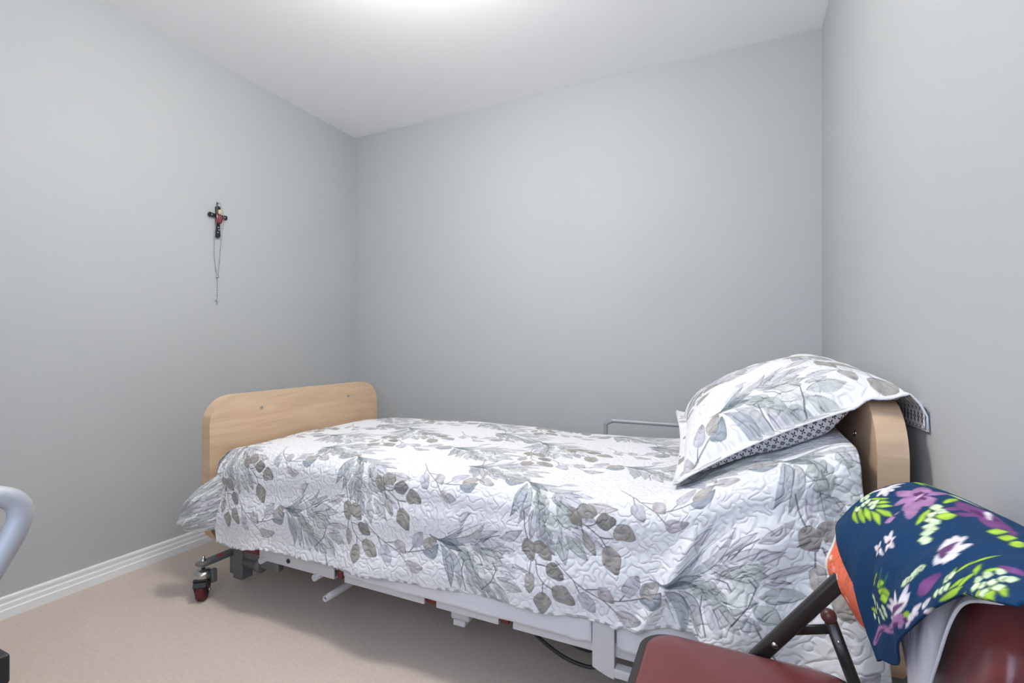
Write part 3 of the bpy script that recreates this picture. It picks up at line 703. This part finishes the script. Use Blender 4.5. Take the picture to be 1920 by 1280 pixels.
def flat_tube(name, pts, w, d, m, parent):   # rounded rectangular tube between points in an XZ plane
    bm = bmesh.new(); P = [Vector(p) for p in pts]
    ringl = []
    for i, p in enumerate(P):
        a = P[max(0, i-1)]; b = P[min(len(P)-1, i+1)]; tt = (b-a).normalized(); n = Vector((-tt.z, 0, tt.x)).normalized()
        ringl.append([bm.verts.new(p+n*u+Vector((0, v, 0))) for u, v in rrect(-w/2, w/2, -d/2, d/2, min(w, d)*.35, 3)])
    for A, B in zip(ringl, ringl[1:]):
        k2 = len(A)
        for k in range(k2): bm.faces.new((A[k], A[(k+1) % k2], B[(k+1) % k2], B[k]))
    bm.faces.new(ringl[0][::-1]); bm.faces.new(ringl[-1]); return obj(name, bm, m, parent, True)
for y, s in ((.962, 1), (.530, -1)):
    flat_tube('main_frame', [(-.275, y, .012), (.02, y, .413), (.058, y, .463), (.160, y, .597), (.205, y, .656), (.232, y-.012*s, .70)], .026, .019, CHAIRTUBE, ch)
    bm = bmesh.new(); lathe(bm, [(.004, -.013), (.0055, -.0115), (.0055, .0115), (.004, .013)], 12, (.063, y, .468), 'y'); obj('rivet', bm, CHROME, ch, True)
    yr = y+.02*s
    flat_tube('rear_leg', [(.330, yr, .012), (.176, yr, .44), (.150, yr, .515)], .020, .018, CHAIRTUBE, ch)
    bm = bmesh.new(); bmesh.ops.create_uvsphere(bm, u_segments=14, v_segments=10, radius=.0125, matrix=Matrix.Translation((.147, yr, .524))); obj('leg_cap', bm, CAP, ch, True)
    flat_tube('hinge_link', [(.092, yr-.003*s, .487), (.152, yr-.003*s, .505)], .016, .006, CHAIRTUBE, ch)
    bm = bmesh.new(); lathe(bm, [(.004, -.011), (.0045, .011), (.002, .012)], 10, (.160, yr, .487), 'y'); obj('rivet', bm, CHROME, ch, True)
    for x, m2 in ((-.278, CAP), (.332, CAP)):
        yy = y if x < 0 else yr
        bm = bmesh.new(); lathe(bm, [(.014, 0), (.016, .004), (.014, .028), (.010, .03)], 12, (x, yy, 0)); obj('foot_cap', bm, m2, ch, True)
tube('front_stretcher', [(-.20, .53, .115), (-.20, .962, .115)], .009, CHAIRTUBE, ch); tube('rear_stretcher', [(.275, .51, .165), (.275, .982, .165)], .009, CHAIRTUBE, ch)
tube('back_bar', [(.21, .53, .665), (.262, .60, .665), (.285, .75, .665), (.262, .90, .665), (.21, .962, .665)], .008, CHAIRTUBE, ch, 10, 6)
adopt(ch)

# ---------------------------------------------------------------- clothes over the chair back
def drape(profs, ys, hem_y_shift=None, nq=240, nyy=240, wav=.004, seed=0.):
    """profs: {y: list of (x,z)} profile from behind the chair, over the top, down the front"""
    keys = sorted(profs); res = []
    for k in keys:
        pts = spline([(x, 0, z) for x, z in profs[k]], 24); a = np.array([(p.x, p.z) for p in pts])
        L = np.concatenate([[0], np.cumsum(np.hypot(*np.diff(a, axis=0).T))]); s = np.linspace(0, 1, nq)
        res.append((np.interp(s*L[-1], L, a[:, 0]), np.interp(s*L[-1], L, a[:, 1]), L[-1]))
    y = np.linspace(ys[0], ys[1], nyy); X = np.empty((nyy, nq)); Z = np.empty((nyy, nq)); S = np.empty((nyy, nq))
    kx = np.array(keys)
    for j in range(nq):
        X[:, j] = np.interp(y, kx, [r[0][j] for r in res]); Z[:, j] = np.interp(y, kx, [r[1][j] for r in res])
    # smooth along y
    for _ in range(60):
        X[1:-1] = .25*X[:-2]+.5*X[1:-1]+.25*X[2:]; Z[1:-1] = .25*Z[:-2]+.5*Z[1:-1]+.25*Z[2:]
    Y = y[:, None]+0*X
    S[:, 0] = 0; S[:, 1:] = np.cumsum(np.hypot(np.diff(X, axis=1), np.diff(Z, axis=1)), axis=1)
    q = np.linspace(0, 1, nq)[None, :]
    X = X-wav*(np.sin(Y*38+q*7+seed)+.6*np.sin(Y*71-q*11+seed))*sstep(.3, .9, q)
    return X, Y, Z, S
# navy garment
NP = {.50: [(.338, .69), (.336, .75), (.318, .790), (.285, .806), (.245, .803), (.215, .798), (.204, .794), (.200, .790)],
      .58: [(.338, .67), (.336, .74), (.318, .785), (.285, .803), (.245, .800), (.207, .786), (.190, .770), (.187, .762)],
      .66: [(.338, .65), (.336, .73), (.318, .778), (.280, .797), (.235, .790), (.195, .765), (.180, .72), (.182, .692)],
      .76: [(.338, .63), (.336, .72), (.316, .768), (.275, .789), (.228, .778), (.188, .745), (.172, .68), (.182, .582)],
      .86: [(.338, .62), (.336, .71), (.314, .760), (.270, .781), (.220, .768), (.178, .725), (.163, .66), (.188, .545)],
      .93: [(.338, .62), (.336, .70), (.312, .752), (.268, .774), (.215, .757), (.170, .710), (.156, .665), (.200, .540)],
      .98: [(.338, .62), (.336, .70), (.312, .746), (.268, .768), (.215, .750), (.168, .705), (.154, .665), (.204, .550)]}
X, Y, Z, S = drape(NP, (.50, .972), wav=.004)
q = np.linspace(0, 1, X.shape[1])[None, :]
Y = Y-.075*sstep(.64, 1., q)*sstep(.78, .972, Y)                     # far edge draws in towards the hem
NU_, NV_ = Y.copy(), S.copy()
yline = np.linspace(.50, .972, 240)[:, None]+0*X
VV = S-S[:, 110:111]+.16
PN = Print(yline, VV, lin((20, 58, 96))); PN.aa = .0014
NAVY = 1
# printed flowers: base and tip on the cloth in millimetres, width, ink
NL = [(859,161,914,165,24,'k'),(859,161,854,197,23,'k'),(859,161,781,208,22,'k'),(859,161,875,123,23,'k'),(859,161,802,175,22,'k'),(859,161,918,133,23,'k'),(859,161,814,198,22,'k'),(854,163,880,158,8,'d'),(854,163,836,177,7,'d'),(854,163,834,166,7,'d'),(854,163,870,147,8,'d'),(854,163,885,149,8,'d'),(843,175,869,152,3,'y'),(777,172,773,132,17,'v'),(756,180,744,155,14,'v'),(813,139,727,157,19,'v'),(769,141,684,183,16,'v'),(738,161,657,199,12,'v'),(769,150,723,158,9,'d'),(769,135,728,163,4,'w'),(959,169,971,194,10,'w'),(959,169,929,189,10,'w'),(959,169,910,183,10,'w'),(959,169,924,169,10,'w'),(959,169,964,142,10,'w'),(959,169,940,154,10,'w'),(971,184,981,146,14,'d'),(982,174,981,161,4,'y'),(994,131,992,118,5,'g'),(984,133,940,111,5,'g'),(994,130,934,125,4,'g'),(994,121,901,111,3,'g'),(873,126,816,123,6,'g'),(804,158,836,132,8,'g'),(873,121,798,125,3,'w'),(806,125,800,125,6,'g'),(753,214,791,179,7,'g'),(954,222,889,243,6,'g'),(925,219,875,239,7,'g'),(914,214,864,233,7,'g'),(889,217,825,232,7,'g'),(883,212,820,214,7,'g'),(899,208,857,198,6,'g'),(914,201,876,193,6,'g'),(938,198,893,187,5,'g'),(969,204,964,188,5,'g'),(944,209,921,214,9,'b'),(945,202,922,207,9,'b'),(921,201,903,208,9,'b'),(971,205,951,210,9,'b'),(914,197,897,204,9,'b'),(903,206,889,213,8,'b'),(942,221,920,225,9,'b'),(970,198,948,203,9,'b'),(823,216,807,224,12,'k'),(819,211,824,202,3,'k'),(764,248,784,234,8,'w'),(764,248,793,245,8,'w'),(764,248,759,239,7,'w'),(764,248,757,261,7,'w'),(764,248,746,253,7,'w'),(767,247,760,250,7,'r'),(791,264,796,253,6,'w'),(791,264,807,263,7,'w'),(791,264,794,274,6,'w'),(791,264,758,266,6,'w'),(793,262,789,265,6,'r'),(804,166,781,178,10,'b'),(783,172,763,183,10,'b'),(776,184,757,194,10,'b'),(763,194,745,204,9,'b'),(751,196,734,208,9,'b'),(743,207,729,218,9,'b'),(735,210,722,221,9,'b'),(730,219,720,228,9,'b'),(723,229,715,238,9,'b'),(772,175,753,186,9,'b'),(718,232,710,241,9,'b'),(766,176,742,191,15,'g'),(693,186,665,208,11,'g'),(662,201,641,215,10,'g'),(639,207,622,220,10,'g'),(652,259,654,279,11,'w'),(652,259,659,268,11,'w'),(652,259,674,250,11,'w'),(652,259,696,229,12,'w'),(652,259,696,221,12,'w'),(652,259,685,221,11,'w'),(652,259,651,238,11,'w'),(652,259,647,251,11,'w'),(652,259,642,268,11,'w'),(652,259,646,275,11,'w'),(652,270,670,237,10,'d'),(653,261,651,258,2,'w'),(614,272,607,243,5,'g'),(616,286,616,262,6,'g'),(616,296,628,275,5,'g'),(600,301,579,284,5,'g'),(586,305,580,278,5,'g'),(576,282,596,263,4,'g'),(611,312,578,298,5,'g'),(583,320,567,300,6,'g'),(540,305,548,295,5,'g'),(526,296,540,288,6,'g'),(521,291,534,285,5,'g'),(516,287,537,281,6,'g'),(511,281,532,273,4,'g'),(572,277,572,261,5,'g'),(622,321,645,340,3,'g'),(633,327,612,324,3,'g'),(630,286,612,292,8,'b'),(628,281,609,288,8,'b'),(571,282,560,287,7,'b'),(556,284,540,286,7,'b'),(571,273,559,279,7,'b'),(553,276,538,279,7,'b'),(554,268,540,271,7,'b'),(551,264,536,268,7,'b'),(570,262,558,269,7,'b'),(562,289,546,291,7,'b'),(536,284,527,289,7,'b'),(625,303,618,310,8,'b'),(616,299,609,305,8,'b'),(609,294,602,302,8,'b'),(537,275,523,279,7,'b'),(657,316,642,286,17,'v'),(576,259,546,255,8,'v'),(801,315,764,292,5,'g'),(761,308,744,298,9,'g'),(758,313,731,310,11,'g'),(756,322,736,315,9,'g'),(813,328,791,338,4,'g'),(825,350,791,350,5,'g'),(753,306,753,282,3,'t'),(744,303,737,284,3,'t'),(771,331,777,340,8,'b'),(761,336,766,343,8,'b'),(807,329,810,336,9,'b'),(802,334,805,342,8,'b'),(751,329,754,336,8,'b'),(749,335,752,342,8,'b'),(815,355,819,362,9,'b'),(780,352,787,361,8,'b'),(798,345,805,352,8,'b'),(758,341,762,348,8,'b'),(687,332,714,306,10,'w'),(687,332,743,326,10,'w'),(687,332,734,317,10,'w'),(687,332,676,302,10,'w'),(687,332,671,312,10,'w'),(687,332,735,340,10,'w'),(728,337,678,323,9,'d'),(679,335,748,352,9,'k'),(679,335,694,349,9,'k'),(679,335,778,367,9,'k'),(850,402,755,354,10,'k'),(836,396,764,361,4,'d'),(691,343,752,358,4,'d'),(673,332,675,339,11,'g'),(666,335,649,323,5,'w'),(666,335,655,334,5,'w'),(666,335,681,349,5,'w'),(666,335,668,342,5,'w'),(678,339,680,343,8,'d'),(669,280,665,288,8,'b'),(672,283,668,291,8,'b'),(674,287,671,295,8,'b'),(677,291,674,298,9,'b'),(683,293,679,301,9,'b'),(687,296,682,303,9,'b'),(647,327,630,313,6,'w'),(642,331,622,322,3,'w')]
NC = {'k': (172, 128, 172), 'd': (92, 44, 98), 'v': (122, 72, 126), 'w': (232, 226, 232), 'y': (226, 196, 214), 'g': (168, 206, 70), 'b': (216, 236, 196), 'r': (110, 40, 60), 't': (48, 108, 88)}
for (u0, v0, u1, v1, W_, c_) in NL:
    col_ = lin(NC[c_])
    if c_ in 'gb': PN.leaf((u0*.001, v0*.001), (u1*.001, v1*.001), W_*.0014+.002, lin((22, 66, 58)), .8, k=.9, q=.7)
    PN.leaf((u0*.001, v0*.001), (u1*.001, v1*.001), W_*.001+.0008, col_, .96, k=1. if c_ in 'gt' else .8, q=.8 if c_ in 'gt' else .6, fray=.10 if c_ in 'kw' and W_ > 9 else 0, tipdark=.15, edge=col_*.6 if c_ in 'kv' else None, eop=.4)

g = grid_mesh('floral_garment', X, Y, Z, COTTON, None, PN.C, (yline, VV))
md = g.modifiers.new('thickness', 'SOLIDIFY'); md.thickness = .003; md.offset = 1
tag(g, 'navy blue garment printed with purple hibiscus and green leaves over the chair back', 'garment')
# coral garment underneath, far side
CP = {.86: [(.334, .60), (.332, .70), (.306, .742), (.268, .758), (.225, .745), (.185, .70), (.176, .66), (.170, .60), (.196, .545)],
      .94: [(.334, .60), (.332, .70), (.306, .735), (.268, .750), (.222, .737), (.178, .69), (.166, .65), (.158, .60), (.192, .535)],
      1.01: [(.334, .60), (.332, .69), (.306, .728), (.268, .742), (.222, .729), (.176, .685), (.160, .64), (.152, .595), (.19, .53)]}
X, Y, Z, S = drape(CP, (.87, 1.005), nyy=130, nq=240, wav=.002, seed=2.)
yl = np.linspace(.87, 1.005, 130)[:, None]+0*X
PC = Print(yl, S, lin((238, 120, 90))); PC.aa = .0012
rr = random.Random(3)
for k in range(110):
    y0 = .87+.13*rr.random(); s0 = .10+.33*rr.random(); an = rr.random()*6.28
    PC.stroke([(y0+.016*tt*math.cos(an+tt), s0+.016*tt*math.sin(an+tt*1.3)) for tt in (0, .5, 1, 1.5)], .0006, lin((150, 96, 60)), .8)
    if k % 2 == 0:
        cc = lin([(244, 214, 206), (250, 170, 150), (180, 120, 140)][k % 3])
        for m_ in range(5): PC.leaf((y0, s0), (y0+.006*math.cos(an+m_*1.26), s0+.006*math.sin(an+m_*1.26)), .0035, cc, .9)
wb = np.clip((yl-(.993-.012*np.sin(S*30)*0))/.002, 0, 1); PC.C += (lin((232, 228, 222))-PC.C)*wb[..., None]
hb = np.clip((S-(S[:, -1:]-.012))/.002, 0, 1); PC.C += (lin((232, 228, 222))-PC.C)*hb[..., None]
g = grid_mesh('coral_garment', X, Y, Z, COTTON, None, PC.C, (yl, S))
md = g.modifiers.new('thickness', 'SOLIDIFY'); md.thickness = .003; md.offset = 1
tag(g, 'coral orange small-flower garment with white edging beneath the navy garment', 'garment')
# white cloth with a hanging point
WP = {.55: [(.330, .64), (.328, .71), (.305, .752), (.27, .768), (.240, .772), (.224, .772), (.216, .770)],
      .62: [(.330, .62), (.328, .71), (.304, .752), (.27, .768), (.234, .765), (.212, .752), (.203, .738)],
      .70: [(.330, .61), (.328, .70), (.302, .750), (.268, .765), (.228, .755), (.202, .70), (.204, .615)],
      .745: [(.330, .61), (.328, .70), (.302, .748), (.268, .763), (.226, .752), (.200, .67), (.208, .490)],
      .80: [(.330, .61), (.328, .70), (.300, .746), (.266, .760), (.224, .750), (.200, .68), (.204, .595)],
      .88: [(.330, .61), (.328, .69), (.300, .742), (.264, .755), (.222, .742), (.202, .70), (.200, .660)]}
X, Y, Z, S = drape(WP, (.56, .86), nyy=120, nq=160, wav=.002, seed=4.)
PWc = np.empty(X.shape+(3,)); PWc[:] = lin((232, 232, 238))
g = grid_mesh('white_cloth', X, Y, Z, COTTON, None, PWc, (np.linspace(.56, .86, 120)[:, None]+0*X, S))
md = g.modifiers.new('thickness', 'SOLIDIFY'); md.thickness = .003; md.offset = 1
tag(g, 'white cloth hanging in a point below the navy garment', 'cloth')

# ---------------------------------------------------------------- walker by the left edge
wk = thing('rollator_walker', 'walker with silver bent push handles and red frame standing on the carpet near the baseboard', 'walker', (-1.25, .15, 0))
xm2 = -1.25; hx = -.95
def mir(p): return (2*xm2-p[0], p[1], p[2])
for m_ in (lambda p: p, mir):
    path = [(.296, .60), (.286, .635), (.296, .662), (.311, .690), (.325, .718), (.3325, .742), (.328, .763), (.312, .776), (.29, .780), (.22, .782), (.08, .784)]
    tube('handle', [m_((hx, y, z)) for y, z in path], .0145, WALKGREY, wk, 16, 8)
    tube('hand_grip', [m_((hx, y, .784)) for y in (.14, .12, .0, -.02)], [.017, .0185, .0185, .016], DARK, wk, 16)
    tube('upright', [m_((hx, y, z)) for y, z in ((.299, .615), (.299, .45), (.305, .09))], .0115, WALKRED, wk, 12)
    a_, b_ = m_((hx-.018, .282, .512)), m_((hx+.018, .3165, .556)); lo = [min(a_[i], b_[i]) for i in range(3)]; hi = [max(a_[i], b_[i]) for i in range(3)]
    obj('clamp', box(lo, hi, .005, 3), DARK, wk)
    tube('front_leg', [m_((hx, y, z)) for y, z in ((.299, .46), (.08, .42), (-.16, .09))], .0115, WALKRED, wk, 12)
    for yy in (.305, -.16):
        c = m_((hx, yy, .09))
        bm = bmesh.new(); lathe(bm, [(.05, -.015), (.085, -.014), (.09, -.008), (.09, .008), (.085, .014), (.05, .015)], 30, c, 'x'); w_ = obj('wheel', bm, DARK, wk, True)
        bm = bmesh.new(); lathe(bm, [(.05, -.012), (.02, -.018), (.02, .018), (.05, .012)], 20, c, 'x'); obj('hub', bm, WALKGREY, w_, True)
obj('seat', box((-1.54, .0, .425), (-.96, .25, .455), .012, 3), DARK, wk)
tube('cross_bar', [(hx, .08, .415), (2*xm2-hx, .08, .415)], .011, WALKRED, wk)
adopt(wk)
